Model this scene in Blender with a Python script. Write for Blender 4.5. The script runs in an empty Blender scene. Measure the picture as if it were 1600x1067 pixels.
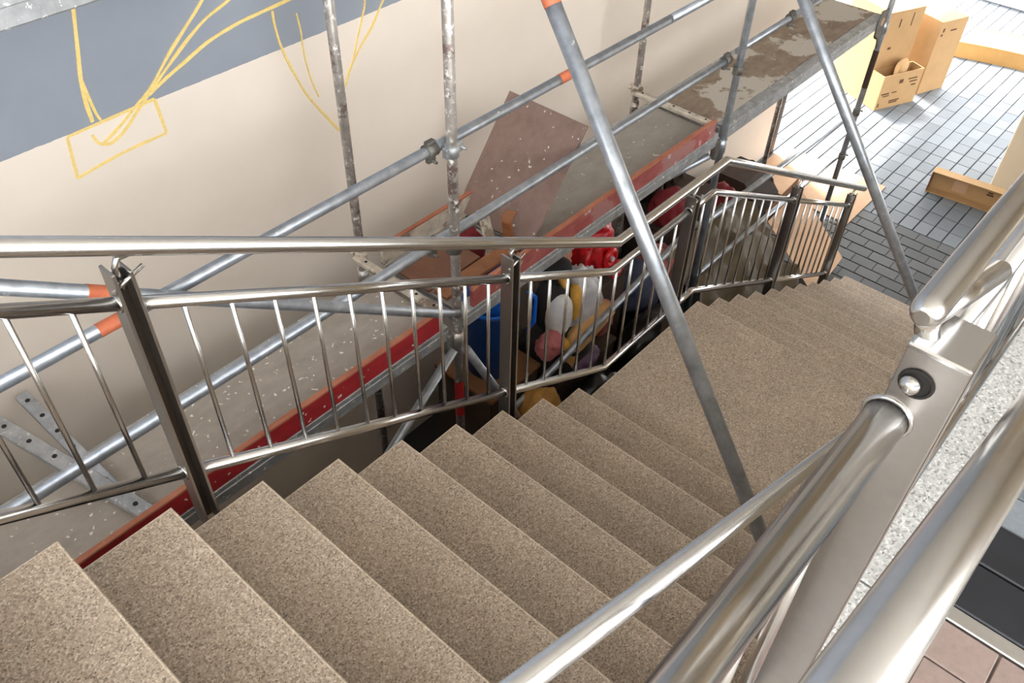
import bpy, bmesh, math, random
from mathutils import Vector, Matrix, noise

scene = bpy.context.scene
COL = scene.collection
random.seed(7)

# ------------------------------------------------------------------ camera
CAMZ = 5.2654
F_PX, PITCH, ROLL, YAW = 1359.56, 0.7676, 0.0283, 0.7057
fw = Vector((math.cos(YAW)*math.cos(PITCH), math.sin(YAW)*math.cos(PITCH), -math.sin(PITCH)))
rt = Vector((math.sin(YAW), -math.cos(YAW), 0))
up = rt.cross(fw)
r2 = rt*math.cos(ROLL) + up*math.sin(ROLL)
u2 = up*math.cos(ROLL) - rt*math.sin(ROLL)
cd = bpy.data.cameras.new('camera')
cd.sensor_width = 36.0
cd.lens = F_PX/1600*36.0
cd.clip_start = 0.02
cam = bpy.data.objects.new('camera', cd)
COL.objects.link(cam)
cam.matrix_world = Matrix(((r2.x, u2.x, -fw.x, 0), (r2.y, u2.y, -fw.y, 0), (r2.z, u2.z, -fw.z, CAMZ), (0, 0, 0, 1)))
scene.camera = cam

# ------------------------------------------------------------------ light
world = bpy.data.worlds.new('overcast_sky')
scene.world = world
world.use_nodes = True
wb = world.node_tree.nodes['Background']
wb.inputs['Color'].default_value = (0.93, 0.97, 1.0, 1)
wb.inputs['Strength'].default_value = 10.4

sund = bpy.data.lights.new('sun', 'SUN')
sund.energy = 14.0
sund.angle = math.radians(6)
sund.color = (1.0, 0.95, 0.88)
sun = bpy.data.objects.new('sun', sund)
COL.objects.link(sun)
SUN_FROM = Vector((0.22, 0.50, 1.0)).normalized()
sun.rotation_euler = SUN_FROM.to_track_quat('Z', 'Y').to_euler()
sun.location = (12, 8, 12)

vs = scene.view_settings
vs.view_transform = 'Standard'
vs.look = 'None'
vs.gamma = 1.0
vs.use_curve_mapping = False
vs.exposure = 0.0

# ------------------------------------------------------------------ materials
def new_mat(name):
    m = bpy.data.materials.new(name)
    m.use_nodes = True
    nt = m.node_tree
    return m, nt, nt.nodes['Principled BSDF']

def N(nt, typ, **kw):
    n = nt.nodes.new(typ)
    for k, v in kw.items():
        setattr(n, k, v)
    return n

def ramp(nt, src, stops, interp='LINEAR'):
    r = N(nt, 'ShaderNodeValToRGB')
    r.color_ramp.interpolation = interp
    els = r.color_ramp.elements
    while len(els) < len(stops):
        els.new(0.5)
    for e, (p, c) in zip(els, stops):
        e.position = p
        e.color = c if len(c) == 4 else (*c, 1)
    nt.links.new(src, r.inputs['Fac'])
    return r.outputs['Color']

def lin(c):
    return tuple(((v/255)/12.92 if v/255 <= .04045 else ((v/255+.055)/1.055)**2.4) for v in c)

def pos(nt):
    return N(nt, 'ShaderNodeNewGeometry').outputs['Position']

def noise_tex(nt, vec, scale, detail=4, rough=.6):
    n = N(nt, 'ShaderNodeTexNoise')
    n.inputs['Scale'].default_value = scale
    n.inputs['Detail'].default_value = detail
    n.inputs['Roughness'].default_value = rough
    nt.links.new(vec, n.inputs['Vector'])
    return n.outputs['Fac']

def vor(nt, vec, scale, out='Color'):
    n = N(nt, 'ShaderNodeTexVoronoi')
    n.inputs['Scale'].default_value = scale
    nt.links.new(vec, n.inputs['Vector'])
    return n.outputs[out]

def mix(nt, fac, a, b, mode='MIX'):
    n = N(nt, 'ShaderNodeMix', data_type='RGBA', blend_type=mode)
    for sock, v in ((n.inputs['Factor'], fac), (n.inputs['A'], a), (n.inputs['B'], b)):
        if isinstance(v, (int, float)):
            sock.default_value = v
        elif isinstance(v, tuple):
            sock.default_value = (*v[:3], 1)
        else:
            nt.links.new(v, sock)
    return n.outputs['Result']

def bump(nt, b, h, strength=.3, dist=.002):
    n = N(nt, 'ShaderNodeBump')
    n.inputs['Strength'].default_value = strength
    n.inputs['Distance'].default_value = dist
    nt.links.new(h, n.inputs['Height'])
    nt.links.new(n.outputs['Normal'], b.inputs['Normal'])

def plain(name, rgb, rough=.6, metal=0., var=.12, scale=9, bmp=0.):
    m, nt, b = new_mat(name)
    c = lin(rgb)
    f = noise_tex(nt, pos(nt), scale, 5)
    lo = tuple(v*(1-var) for v in c)
    hi = tuple(min(1, v*(1+var)) for v in c)
    nt.links.new(ramp(nt, f, [(.3, lo), (.7, hi)]), b.inputs['Base Color'])
    b.inputs['Roughness'].default_value = rough
    b.inputs['Metallic'].default_value = metal
    if bmp:
        bump(nt, b, f, bmp, .01)
    return m

def granite(name, tones, scale=170, rough=.62, blotch=.12):
    m, nt, b = new_mat(name)
    p = pos(nt)
    v = N(nt, 'ShaderNodeSeparateColor')
    nt.links.new(vor(nt, p, scale), v.inputs[0])
    c = ramp(nt, v.outputs[0], [(0, lin(tones[0])), (.09, lin(tones[1])), (.42, lin(tones[2])), (.78, lin(tones[3])), (1, lin(tones[4]))])
    n1 = noise_tex(nt, p, scale*1.7, 3, .7)
    c = mix(nt, ramp(nt, n1, [(.38, (0, 0, 0)), (.66, (.55, .55, .55))]), c, lin(tones[2]))
    oi = N(nt, 'ShaderNodeObjectInfo').outputs['Random']
    c = mix(nt, 1.0, c, ramp(nt, oi, [(0, (.93, .925, .92)), (1, (1.0, 1.0, 1.0))]), 'MULTIPLY')
    big = noise_tex(nt, p, 3.1, 4)
    c = mix(nt, 1.0, c, ramp(nt, big, [(.3, (1-blotch,)*3), (.7, (1+blotch*.4,)*3)]), 'MULTIPLY')
    nt.links.new(c, b.inputs['Base Color'])
    b.inputs['Roughness'].default_value = rough
    bump(nt, b, n1, .25, .0012)
    return m

def worn_metal(name, rgb, splash=(235, 235, 230), amount=.66, rough=.42, metal=.75, rust=None):
    m, nt, b = new_mat(name)
    p = pos(nt)
    f = noise_tex(nt, p, 14, 6)
    c = ramp(nt, f, [(.3, tuple(v*.72 for v in lin(rgb))), (.7, tuple(min(1, v*1.2) for v in lin(rgb)))])
    if rust:
        r = noise_tex(nt, p, 6.5, 5, .7)
        c = mix(nt, ramp(nt, r, [(.54, (0, 0, 0)), (.6, (.85, .85, .85))]), c, lin(rust))
    s = noise_tex(nt, p, 30, 6, .75)
    k = ramp(nt, s, [(amount, (0, 0, 0)), (amount+.03, (.9, .9, .9))])
    c = mix(nt, k, c, lin(splash))
    nt.links.new(c, b.inputs['Base Color'])
    mm = mix(nt, k, (metal,)*3, (0., 0., 0.))
    nt.links.new(mm, b.inputs['Metallic'])
    b.inputs['Roughness'].default_value = rough
    bump(nt, b, s, .15, .002)
    return m

def splashed_wood(name, dark, light, speck=(228, 222, 212), speck_amt=.07, scale=26, grain=True, patch=None):
    m, nt, b = new_mat(name)
    p = pos(nt)
    mp = N(nt, 'ShaderNodeMapping')
    mp.inputs['Scale'].default_value = (2.0, 4, 4)
    nt.links.new(p, mp.inputs['Vector'])
    g = noise_tex(nt, mp.outputs['Vector'], 3.0, 6, .7)
    c = ramp(nt, g, [(.3, lin(dark)), (.72, lin(light))])
    if patch:
        q = noise_tex(nt, p, 2.3, 5, .65)
        c = mix(nt, ramp(nt, q, [(.5, (0, 0, 0)), (.53, (1, 1, 1))]), c, lin(patch))
    wn = N(nt, 'ShaderNodeTexNoise')
    wn.inputs['Scale'].default_value = 16
    wn.inputs['Detail'].default_value = 3
    nt.links.new(p, wn.inputs['Vector'])
    wv = N(nt, 'ShaderNodeVectorMath', operation='MULTIPLY_ADD')
    nt.links.new(wn.outputs['Color'], wv.inputs[0])
    wv.inputs[1].default_value = (.09, .09, .09)
    nt.links.new(p, wv.inputs[2])
    d = vor(nt, wv.outputs[0], scale, 'Distance')
    wob = noise_tex(nt, p, 75, 4, .75)
    ad = N(nt, 'ShaderNodeMath', operation='ADD')
    nt.links.new(d, ad.inputs[0])
    ml = N(nt, 'ShaderNodeMath', operation='MULTIPLY')
    nt.links.new(wob, ml.inputs[0])
    ml.inputs[1].default_value = .6
    nt.links.new(ml.outputs[0], ad.inputs[1])
    gate = noise_tex(nt, p, 4.2, 3)
    sp = ramp(nt, ad.outputs[0], [(speck_amt+.25, (1, 1, 1)), (speck_amt+.28, (0, 0, 0))])
    sp = mix(nt, 1.0, sp, ramp(nt, gate, [(.42, (0, 0, 0)), (.5, (1, 1, 1))]), 'MULTIPLY')
    c = mix(nt, sp, c, lin(speck))
    nt.links.new(c, b.inputs['Base Color'])
    b.inputs['Roughness'].default_value = .72
    bump(nt, b, g, .25, .003)
    return m

M = {}
def steel(name, rgb, rough):
    m, nt, b = new_mat(name)
    p = pos(nt)
    f = noise_tex(nt, p, 40, 3)
    nt.links.new(ramp(nt, f, [(.3, tuple(v*.94 for v in lin(rgb))), (.7, lin(rgb))]), b.inputs['Base Color'])
    b.inputs['Metallic'].default_value = 1.0
    b.inputs['Roughness'].default_value = rough
    return m
M['steel'] = steel('stainless_steel', (204, 202, 200), .23)
M['steel_plate'] = steel('stainless_plate', (178, 173, 168), .36)
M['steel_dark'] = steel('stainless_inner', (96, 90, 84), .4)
M['granite'] = granite('tread_granite', [(84, 71, 60), (128, 112, 98), (164, 146, 127), (180, 161, 141), (210, 194, 174)], scale=215)
M['granite_edge'] = granite('tread_granite_worn_lit_edge', [(150, 132, 114), (176, 158, 138), (194, 176, 154), (204, 187, 166), (220, 204, 184)])  # wear, plus the light edges catch painted into the tone
M['granite_pale'] = granite('coping_granite', [(84, 82, 78), (140, 138, 134), (172, 170, 165), (186, 184, 180), (214, 212, 208)], scale=190)
M['galv'] = worn_metal('galvanised_tube', (176, 182, 190), amount=.64, rough=.38)
M['galv_rust'] = worn_metal('old_scaffold_tube', (188, 182, 176), amount=.56, rust=(128, 104, 98))
M['zinc'] = worn_metal('zinc_channel', (168, 170, 172), amount=.6, rough=.5, metal=.55)
M['iron'] = worn_metal('cast_iron', (116, 112, 106), amount=.68, rough=.6, metal=.6)
M['cream_metal'] = worn_metal('cream_painted_steel', (196, 186, 170), amount=.7, rough=.6, metal=.15, rust=(120, 100, 84))
M['orange'] = plain('orange_paint', (204, 112, 78), .55, 0, .12, 30)
M['redpaint'] = plain('red_paint', (170, 36, 40), .5, 0, .15, 22)
M['dark'] = plain('dark_hole', (28, 24, 22), .8)
M['deck'] = splashed_wood('deck_plywood', (146, 136, 126), (166, 156, 146), speck_amt=.19, scale=24)
M['deck_brown'] = splashed_wood('hatch_plywood', (122, 98, 88), (142, 118, 108), speck_amt=.14, scale=18)
M['deck_grey'] = splashed_wood('grey_plywood', (138, 130, 122), (158, 150, 142), speck_amt=.12, scale=18)
M['deck_worn'] = splashed_wood('worn_plywood', (116, 98, 82), (156, 138, 120), speck=(190, 182, 170), speck_amt=.07, scale=14, patch=(186, 178, 166))
M['deck_red'] = splashed_wood('upper_plywood', (120, 88, 74), (164, 128, 108), speck_amt=.05)
M['toe_red'] = splashed_wood('red_toe_board', (140, 22, 30), (176, 38, 44), speck_amt=.15, scale=16)
M['toe_faded'] = splashed_wood('faded_toe_board', (138, 58, 56), (170, 96, 92), speck=(196, 172, 166), speck_amt=.26, scale=12, patch=(160, 112, 108))
M['toe_edge'] = splashed_wood('toe_board_edge', (150, 84, 60), (184, 120, 92), speck_amt=.05)
M['sketch'] = plain('yellow_chalk_paint', (236, 208, 132), .85, 0, .1, 60)
M['card'] = plain('cardboard', (182, 146, 102), .85, 0, .06, 6)
M['card_dark'] = plain('cardboard_inside', (120, 82, 52), .9, 0, .1, 7)
M['card_pale'] = plain('cardboard_pale', (196, 160, 128), .85, 0, .08, 5)
M['ink'] = plain('carton_print', (92, 62, 38), .9)
M['beige'] = plain('beige_plaster', (214, 198, 172), .85, 0, .04, 2.5)
M['frame_dark'] = plain('dark_door_frame', (62, 46, 36), .5)
M['concrete'] = plain('concrete', (150, 142, 132), .85, 0, .1, 3, .1)
M['joint'] = plain('paver_joint', (44, 42, 40), .95, 0, .2, 30)
M['white_added_ceiling'] = plain('added_ceiling_paint', (226, 220, 210), .9, 0, .03, 2)
M['black'] = plain('black_rubber', (26, 27, 32), .45, 0, .2, 12)
M['alu'] = steel('aluminium_trim', (206, 204, 200), .35)
M['wood'] = plain('brown_wood', (142, 92, 58), .6, 0, .2, 12)
M['tan'] = plain('tan_board', (196, 152, 92), .8, 0, .08, 5)
M['ivory'] = plain('ivory_top', (226, 214, 190), .7, 0, .04, 5)
M['greyblock'] = plain('grey_stone', (150, 152, 160), .8)

def wall_mat():
    m, nt, b = new_mat('painted_wall')
    p = pos(nt)
    sx = N(nt, 'ShaderNodeSeparateXYZ')
    nt.links.new(p, sx.inputs[0])
    n1 = noise_tex(nt, p, 1.4, 4)
    beige = ramp(nt, n1, [(.3, lin((230, 217, 203))), (.7, lin((237, 225, 212)))])
    grey = ramp(nt, n1, [(.3, lin((138, 144, 155))), (.7, lin((150, 156, 166)))])
    wob = noise_tex(nt, p, 25, 3)
    ad = N(nt, 'ShaderNodeMath', operation='MULTIPLY_ADD')
    nt.links.new(wob, ad.inputs[0])
    ad.inputs[1].default_value = .008
    nt.links.new(sx.outputs['Z'], ad.inputs[2])
    gt = N(nt, 'ShaderNodeMath', operation='GREATER_THAN')
    nt.links.new(ad.outputs[0], gt.inputs[0])
    gt.inputs[1].default_value = 3.351
    nt.links.new(mix(nt, gt.outputs[0], beige, grey), b.inputs['Base Color'])
    b.inputs['Roughness'].default_value = .8
    bump(nt, b, noise_tex(nt, p, 90, 3), .08, .002)
    return m
M['wall'] = wall_mat()

def paver_mat(name, a, bcol):
    m, nt, b = new_mat(name)
    oi = N(nt, 'ShaderNodeObjectInfo').outputs['Random']
    isl = N(nt, 'ShaderNodeNewGeometry').outputs['Random Per Island']
    ad = N(nt, 'ShaderNodeMath', operation='ADD')
    nt.links.new(oi, ad.inputs[0])
    nt.links.new(isl, ad.inputs[1])
    fr = N(nt, 'ShaderNodeMath', operation='FRACT')
    nt.links.new(ad.outputs[0], fr.inputs[0])
    c = ramp(nt, fr.outputs[0], [(0, lin(a)), (1, lin(bcol))])
    n1 = noise_tex(nt, pos(nt), 60, 4, .7)
    c = mix(nt, 1.0, c, ramp(nt, n1, [(.25, (.84,)*3), (.75, (1.08,)*3)]), 'MULTIPLY')
    nt.links.new(c, b.inputs['Base Color'])
    b.inputs['Roughness'].default_value = .6
    bump(nt, b, n1, .2, .002)
    return m
M['paver_dark'] = paver_mat('dark_paver', (62, 62, 62), (80, 80, 80))
M['paver'] = paver_mat('grey_paver', (94, 99, 104), (116, 121, 126))
M['paver_pink'] = paver_mat('pink_paver', (126, 108, 101), (146, 126, 117))

# ------------------------------------------------------------------ builders
WORLD = {}
def wloc(o):
    return WORLD.get(o.name, Vector((0, 0, 0))) if o else Vector((0, 0, 0))

def tag(o, label, cat, group=None):
    o['label'] = label
    o['category'] = cat
    if group:
        o['group'] = group
    return o

def thing(name, label, cat, loc, group=None):
    o = bpy.data.objects.new(name, None)
    o.empty_display_size = .1
    COL.objects.link(o)
    o.location = loc
    WORLD[o.name] = Vector(loc)
    return tag(o, label, cat, group)

def obj(name, bm, mats, parent=None, smooth=False, label=None):
    """bm in world coordinates -> one mesh object"""
    mats = mats if isinstance(mats, (list, tuple)) else [mats]
    if parent is not None:
        base = wloc(parent)
        loc = Vector((0, 0, 0))
    else:
        xs = [v.co for v in bm.verts]
        lo = Vector((min(c.x for c in xs), min(c.y for c in xs), min(c.z for c in xs)))
        hi = Vector((max(c.x for c in xs), max(c.y for c in xs), max(c.z for c in xs)))
        base = Vector(((lo.x+hi.x)/2, (lo.y+hi.y)/2, lo.z))
        loc = base
    bmesh.ops.translate(bm, verts=bm.verts, vec=-base)
    bmesh.ops.recalc_face_normals(bm, faces=bm.faces)
    me = bpy.data.meshes.new(name)
    bm.to_mesh(me)
    bm.free()
    for m in mats:
        me.materials.append(M[m] if isinstance(m, str) else m)
    if smooth:
        for p in me.polygons:
            p.use_smooth = True
    o = bpy.data.objects.new(name, me)
    COL.objects.link(o)
    o.location = loc
    WORLD[o.name] = base.copy()
    if parent is not None:
        o.parent = parent
    if label:
        o['label'] = label
    return o

def struct(o):
    o['kind'] = 'structure'
    return o

def add_box(bm, lo, hi, bevel=0., mi=0, seg=1):
    lo, hi = Vector(lo), Vector(hi)
    t = bmesh.new()
    bmesh.ops.create_cube(t, size=1)
    for v in t.verts:
        v.co = Vector(((lo.x+hi.x)/2 + v.co.x*(hi.x-lo.x), (lo.y+hi.y)/2 + v.co.y*(hi.y-lo.y), (lo.z+hi.z)/2 + v.co.z*(hi.z-lo.z)))
    if bevel:
        bmesh.ops.bevel(t, geom=list(t.edges), offset=bevel, segments=seg, affect='EDGES')
    for f in t.faces:
        f.material_index = mi
    merge(bm, t)
    return bm

def merge(bm, t):
    me = bpy.data.meshes.new('tmp')
    t.to_mesh(me)
    t.free()
    bm.from_mesh(me)
    bpy.data.meshes.remove(me)

def box(lo, hi, bevel=0., mi=0):
    return add_box(bmesh.new(), lo, hi, bevel, mi)

def obox(bm, c, ax, size, bevel=0., mi=0):
    """oriented box: centre, three unit axes, size"""
    t = bmesh.new()
    bmesh.ops.create_cube(t, size=1)
    for v in t.verts:
        v.co = Vector((v.co.x*size[0], v.co.y*size[1], v.co.z*size[2]))
    if bevel:
        bmesh.ops.bevel(t, geom=list(t.edges), offset=bevel, segments=1, affect='EDGES')
    ax = [Vector(a).normalized() for a in ax]
    c = Vector(c)
    for v in t.verts:
        v.co = c + ax[0]*v.co.x + ax[1]*v.co.y + ax[2]*v.co.z
    for f in t.faces:
        f.material_index = mi
    merge(bm, t)
    return bm

def frame_of(d):
    d = d.normalized()
    a = Vector((0, 0, 1)) if abs(d.z) < .9 else Vector((1, 0, 0))
    u = d.cross(a).normalized()
    return u, d.cross(u).normalized()

def add_tube(bm, pts, r, seg=16, caps=True, mi=0):
    pts = [Vector(p) for p in pts]
    n = len(pts)
    rs = r if isinstance(r, (list, tuple)) else [r]*n
    rings = []
    u0 = None
    for i, p in enumerate(pts):
        if i == 0:
            d = pts[1]-pts[0]
            k = 1.
            dd = d
        elif i == n-1:
            d = pts[-1]-pts[-2]
            k = 1.
            dd = d
        else:
            a = (pts[i]-pts[i-1]).normalized()
            b = (pts[i+1]-pts[i]).normalized()
            dd = a+b
            k = 1.
        dd = dd.normalized()
        if u0 is None:
            u, w = frame_of(dd)
        else:
            u = (u0 - dd*u0.dot(dd)).normalized()
            w = dd.cross(u).normalized()
        u0 = u
        ring = []
        for s in range(seg):
            t = 2*math.pi*s/seg
            off = (u*math.cos(t) + w*math.sin(t))*rs[i]
            if 0 < i < n-1:
                a = (pts[i]-pts[i-1]).normalized()
                # mitre: slide along incoming direction onto bisecting plane
                off2 = off - a*off.dot(a)
                off2 = off2.normalized()*rs[i] if off2.length > 1e-9 else off
                q = p + off2
                den = a.dot(dd)
                q = q + a*((p-q).dot(dd)/den)
                ring.append(bm.verts.new(q))
            else:
                ring.append(bm.verts.new(p+off))
        rings.append(ring)
    for i in range(n-1):
        for s in range(seg):
            f = bm.faces.new((rings[i][s], rings[i][(s+1) % seg], rings[i+1][(s+1) % seg], rings[i+1][s]))
            f.smooth = True
            f.material_index = mi
    if caps:
        for ring in (rings[0], rings[-1]):
            f = bm.faces.new(ring)
            f.material_index = mi
    return bm

def tube(pts, r, seg=16, caps=True):
    return add_tube(bmesh.new(), pts, r, seg, caps)

def add_ring(bm, c, d, R, r, seg=20, k=8):
    c, d = Vector(c), Vector(d).normalized()
    u, w = frame_of(d)
    g = []
    for i in range(seg):
        t = 2*math.pi*i/seg
        e = u*math.cos(t)+w*math.sin(t)
        g.append([bm.verts.new(c + e*(R + r*math.cos(2*math.pi*j/k)) + d*r*math.sin(2*math.pi*j/k)) for j in range(k)])
    for i in range(seg):
        for j in range(k):
            f = bm.faces.new((g[i][j], g[(i+1) % seg][j], g[(i+1) % seg][(j+1) % k], g[i][(j+1) % k]))
            f.smooth = True
    return bm

def lathe(c, prof, seg=24, bm=None):
    bm = bm or bmesh.new()
    c = Vector(c)
    rings = []
    for r, z in prof:
        rings.append([bm.verts.new(c + Vector((r*math.cos(2*math.pi*i/seg), r*math.sin(2*math.pi*i/seg), z))) for i in range(seg)])
    for a, b in zip(rings, rings[1:]):
        for i in range(seg):
            f = bm.faces.new((a[i], a[(i+1) % seg], b[(i+1) % seg], b[i]))
            f.smooth = True
    bm.faces.new(rings[0])
    bm.faces.new(rings[-1])
    return bm

def blob(c, size, seed=0, amp=.18, freq=1.6, sub=4, flat=None, fold=0.):
    """crumpled rounded mass, base kept flat"""
    bm = bmesh.new()
    bmesh.ops.create_icosphere(bm, subdivisions=sub, radius=1)
    c = Vector(c)
    for v in bm.verts:
        p = v.co.copy()
        n = noise.noise(p*freq + Vector((seed*3.1, seed*1.7, seed*.9)))
        n += .6*noise.noise(p*freq*2.3 + Vector((seed, 0, seed*2)))
        n -= .7*abs(noise.noise(p*freq*3.7 + Vector((0, seed, seed*2))))
        if fold:
            n += fold*abs(noise.noise(Vector((p.x*freq*3, p.y*freq*3, p.z*.6)) + Vector((seed, seed, 0))))
        p = p*(1+amp*n)
        sq = lambda t: math.copysign(abs(t)**.85, t)
        q = Vector((sq(p.x)*size[0]/2, sq(p.y)*size[1]/2, sq(p.z)*size[2]/2))
        if flat is None or q.z > -size[2]*.42:
            pass
        if q.z < -size[2]*.45:
            q.z = -size[2]*.45
        v.co = c + q
    for f in bm.faces:
        f.smooth = True
    return bm

# ------------------------------------------------------------------ setting: ground, walls, added light-blocking shell
RUN, RISE = .30, .162
XA, YL = .1976, 1.7473
NF1 = 9                                   # treads 0..8 visible in the upper flight
LAND_Z = 11*RISE                          # 1.782
X2 = 3.785                                # landing edge
YR = .125                                 # right end of the treads
YW = 3.45                                 # painted wall face
UP_Z = 3.240 + 3*RISE                     # upper floor 3.726

floor = struct(obj('floor', box((-5, -9, -.35), (26, 12, -.012)), 'joint'))
wall_left = struct(obj('wall_left', box((-5, YW, -.012), (8.42, YW+.3, 8.0)), 'wall'))
struct(obj('trim_1', box((8.42, YW-.03, -.012), (8.50, YW+.3, 8.0), .005), 'frame_dark'))
struct(obj('added_ceiling', box((-5, -4.6, 8.0), (12.3, YW+.3, 8.25)), 'white_added_ceiling'))  # unseen roof added to keep sun and sky off the interior
struct(obj('added_wall_header', box((8.50, YW, 2.60), (12.3, YW+.3, 8.0)), 'beige'))  # unseen, added to limit how far sun enters the side opening
struct(obj('added_wall_right', box((-5, -4.85, -.012), (12.3, -4.6, 4.0)), 'beige'))  # unseen, added to block low light from the right
struct(obj('added_wall_right_upper', box((3.4, -4.85, 4.0), (12.3, -4.6, 8.0)), 'beige'))  # unseen, added so side light reaches only the upper stairs
struct(obj('added_wall_far', box((12.05, -4.6, 2.45), (12.3, YW+.3, 8.0)), 'beige'))  # unseen header added to dim the lower flight
struct(obj('added_wall_back', box((-5.25, -4.6, -.012), (-5, YW+.3, 6.2)), 'beige'))  # unseen, added and sized to reduce light from behind the camera
struct(obj('wall_stair', box((-5, -.06, -.012), (2.75, YR, UP_Z-.075)), 'beige'))
struct(obj('wall_pillar', box((9.50, .55, -.012), (10.15, 1.335, 8.0), .008), 'beige'))

# painted sketch on the wall
STROKES = [0]
def stroke(pts, w=.017, name='painted_line'):
    STROKES[0] += 1
    dep = .0012 + .0004*STROKES[0]
    pts = [Vector((x, 0, z)) for x, z in pts]
    # smooth (catmull-rom)
    out = []
    for i in range(len(pts)-1):
        p0, p1, p2, p3 = pts[max(i-1, 0)], pts[i], pts[i+1], pts[min(i+2, len(pts)-1)]
        for k in range(6):
            t = k/6
            out.append(.5*((2*p1) + (p2-p0)*t + (2*p0-5*p1+4*p2-p3)*t*t + (3*p1-p0-3*p2+p3)*t**3))
    out.append(pts[-1])
    bm = bmesh.new()
    prev = None
    for i, p in enumerate(out):
        d = (out[min(i+1, len(out)-1)] - out[max(i-1, 0)]).normalized()
        nrm = Vector((-d.z, 0, d.x))
        ww = w*(.8+.35*noise.noise(Vector((p.x*9, p.z*9, w*100))))
        q = [bm.verts.new((p.x + nrm.x*s*ww/2, YW - y, p.z + nrm.z*s*ww/2)) for s, y in ((-1, 0.0), (-1, dep), (1, dep), (1, 0.0))]
        if prev:
            for a in range(3):
                bm.faces.new((prev[a], prev[a+1], q[a+1], q[a]))
        prev = q
    return obj(name, bm, 'sketch', wall_left)

for seg in (((1.18, 3.34), (1.59, 3.352)), ((1.59, 3.352), (1.60, 3.18)), ((1.60, 3.18), (1.38, 3.175), (1.16, 3.15)), ((1.16, 3.15), (1.18, 3.34))):
    stroke(seg, .018)
stroke([(1.38, 3.85), (1.37, 3.80), (1.34, 3.67), (1.31, 3.54), (1.30, 3.45), (1.30, 3.36)], .02)
stroke([(1.312, 3.54), (1.318, 3.46), (1.325, 3.39), (1.335, 3.355)], .016)
stroke([(1.31, 3.25), (1.41, 3.30), (1.51, 3.36), (1.59, 3.41), (1.71, 3.52), (1.81, 3.60), (1.92, 3.69), (2.05, 3.82)], .016)
stroke([(1.28, 3.31), (1.29, 3.27), (1.31, 3.25), (1.35, 3.24), (1.42, 3.27), (1.50, 3.33), (1.62, 3.42), (1.72, 3.49), (1.81, 3.55), (1.92, 3.61), (2.04, 3.65), (2.25, 3.73)], .017)
stroke([(1.57, 3.38), (1.66, 3.42), (1.77, 3.46), (1.91, 3.51), (2.07, 3.54), (2.19, 3.55), (2.34, 3.56), (2.51, 3.57)], .018)
stroke([(2.26, 3.54), (2.26, 3.47), (2.28, 3.34), (2.34, 3.16), (2.40, 3.03), (2.55, 2.79)], .015)
stroke([(2.39, 3.49), (2.40, 3.39), (2.40, 3.27), (2.42, 3.13), (2.45, 3.03)], .009)
stroke([(2.97, 3.42), (2.92, 3.37), (2.85, 3.28), (2.75, 3.19), (2.67, 3.10), (2.63, 3.02)], .014)
stroke([(2.82, 3.47), (2.81, 3.40), (2.78, 3.33), (2.73, 3.22), (2.70, 3.15)], .008)

# ground pavers: near zone laid across, far zone laid lengthwise
GW, GL = .011, .004
def paver_mesh(lx, ly, name, mat):
    bm = box((-lx/2, -ly/2, -.03), (lx/2, ly/2, 0))
    for f in bm.faces:
        f.material_index = 0
    top = [e for e in bm.edges if all(v.co.z > -.001 for v in e.verts)]
    bmesh.ops.bevel(bm, geom=top, offset=.004, segments=1, affect='EDGES')
    me = bpy.data.meshes.new(name)
    bm.to_mesh(me)
    bm.free()
    me.materials.append(M[mat])
    return me
PW, PL, GAP = .150, .225, .009
spots = []
xr = 6.80
row = 0
while xr < 8.08:
    y = .3 + (PL/2 if row % 2 else 0)
    while y < 3.4:
        spots.append((xr+PW/2, y, 0))
        y += PL
    xr += PW
    row += 1
XB = xr
row = 0
y = .2
while y < 5.2:
    x = XB + PL/2 - (PL/2 if row % 2 else 0)
    if row % 2:
        x += PL/2
    while x < 15.5:
        spots.append((x, y, 1))
        x += PL
    y += PW
    row += 1
def on_view(x, y):
    q = Vector((x, y, 0)) - Vector((0, 0, CAMZ))
    d = q.dot(fw)
    u, v = 800 + F_PX*q.dot(r2)/d, 533.5 - F_PX*q.dot(u2)/d
    return -60 < v < 1100 and 1150 < u < 1640
spots = [s for s in spots if on_view(s[0], s[1])]
spots.sort(key=lambda s: (s[0]**2 + s[1]**2))
pm = [paver_mesh(PW-GW, PL-GL, 'paver_across', 'paver_dark'), paver_mesh(PL-GL, PW-GW, 'paver_along', 'paver')]
for x, y, k in spots[:300]:
    o = bpy.data.objects.new('paver', pm[k])
    COL.objects.link(o)
    o.parent = floor
    b = wloc(floor)
    o.location = Vector((x, y, random.uniform(-.0015, .0015))) - b
bm = bmesh.new()
for x, y, k in spots[300:]:
    lx, ly = ((PW-GW, PL-GL) if k == 0 else (PL-GL, PW-GW))
    add_box(bm, (x-lx/2, y-ly/2, -.03), (x+lx/2, y+ly/2, random.uniform(-.0015, .0015)))
o = obj('paving', bm, 'paver', floor)
o['kind'] = 'stuff'

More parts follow.
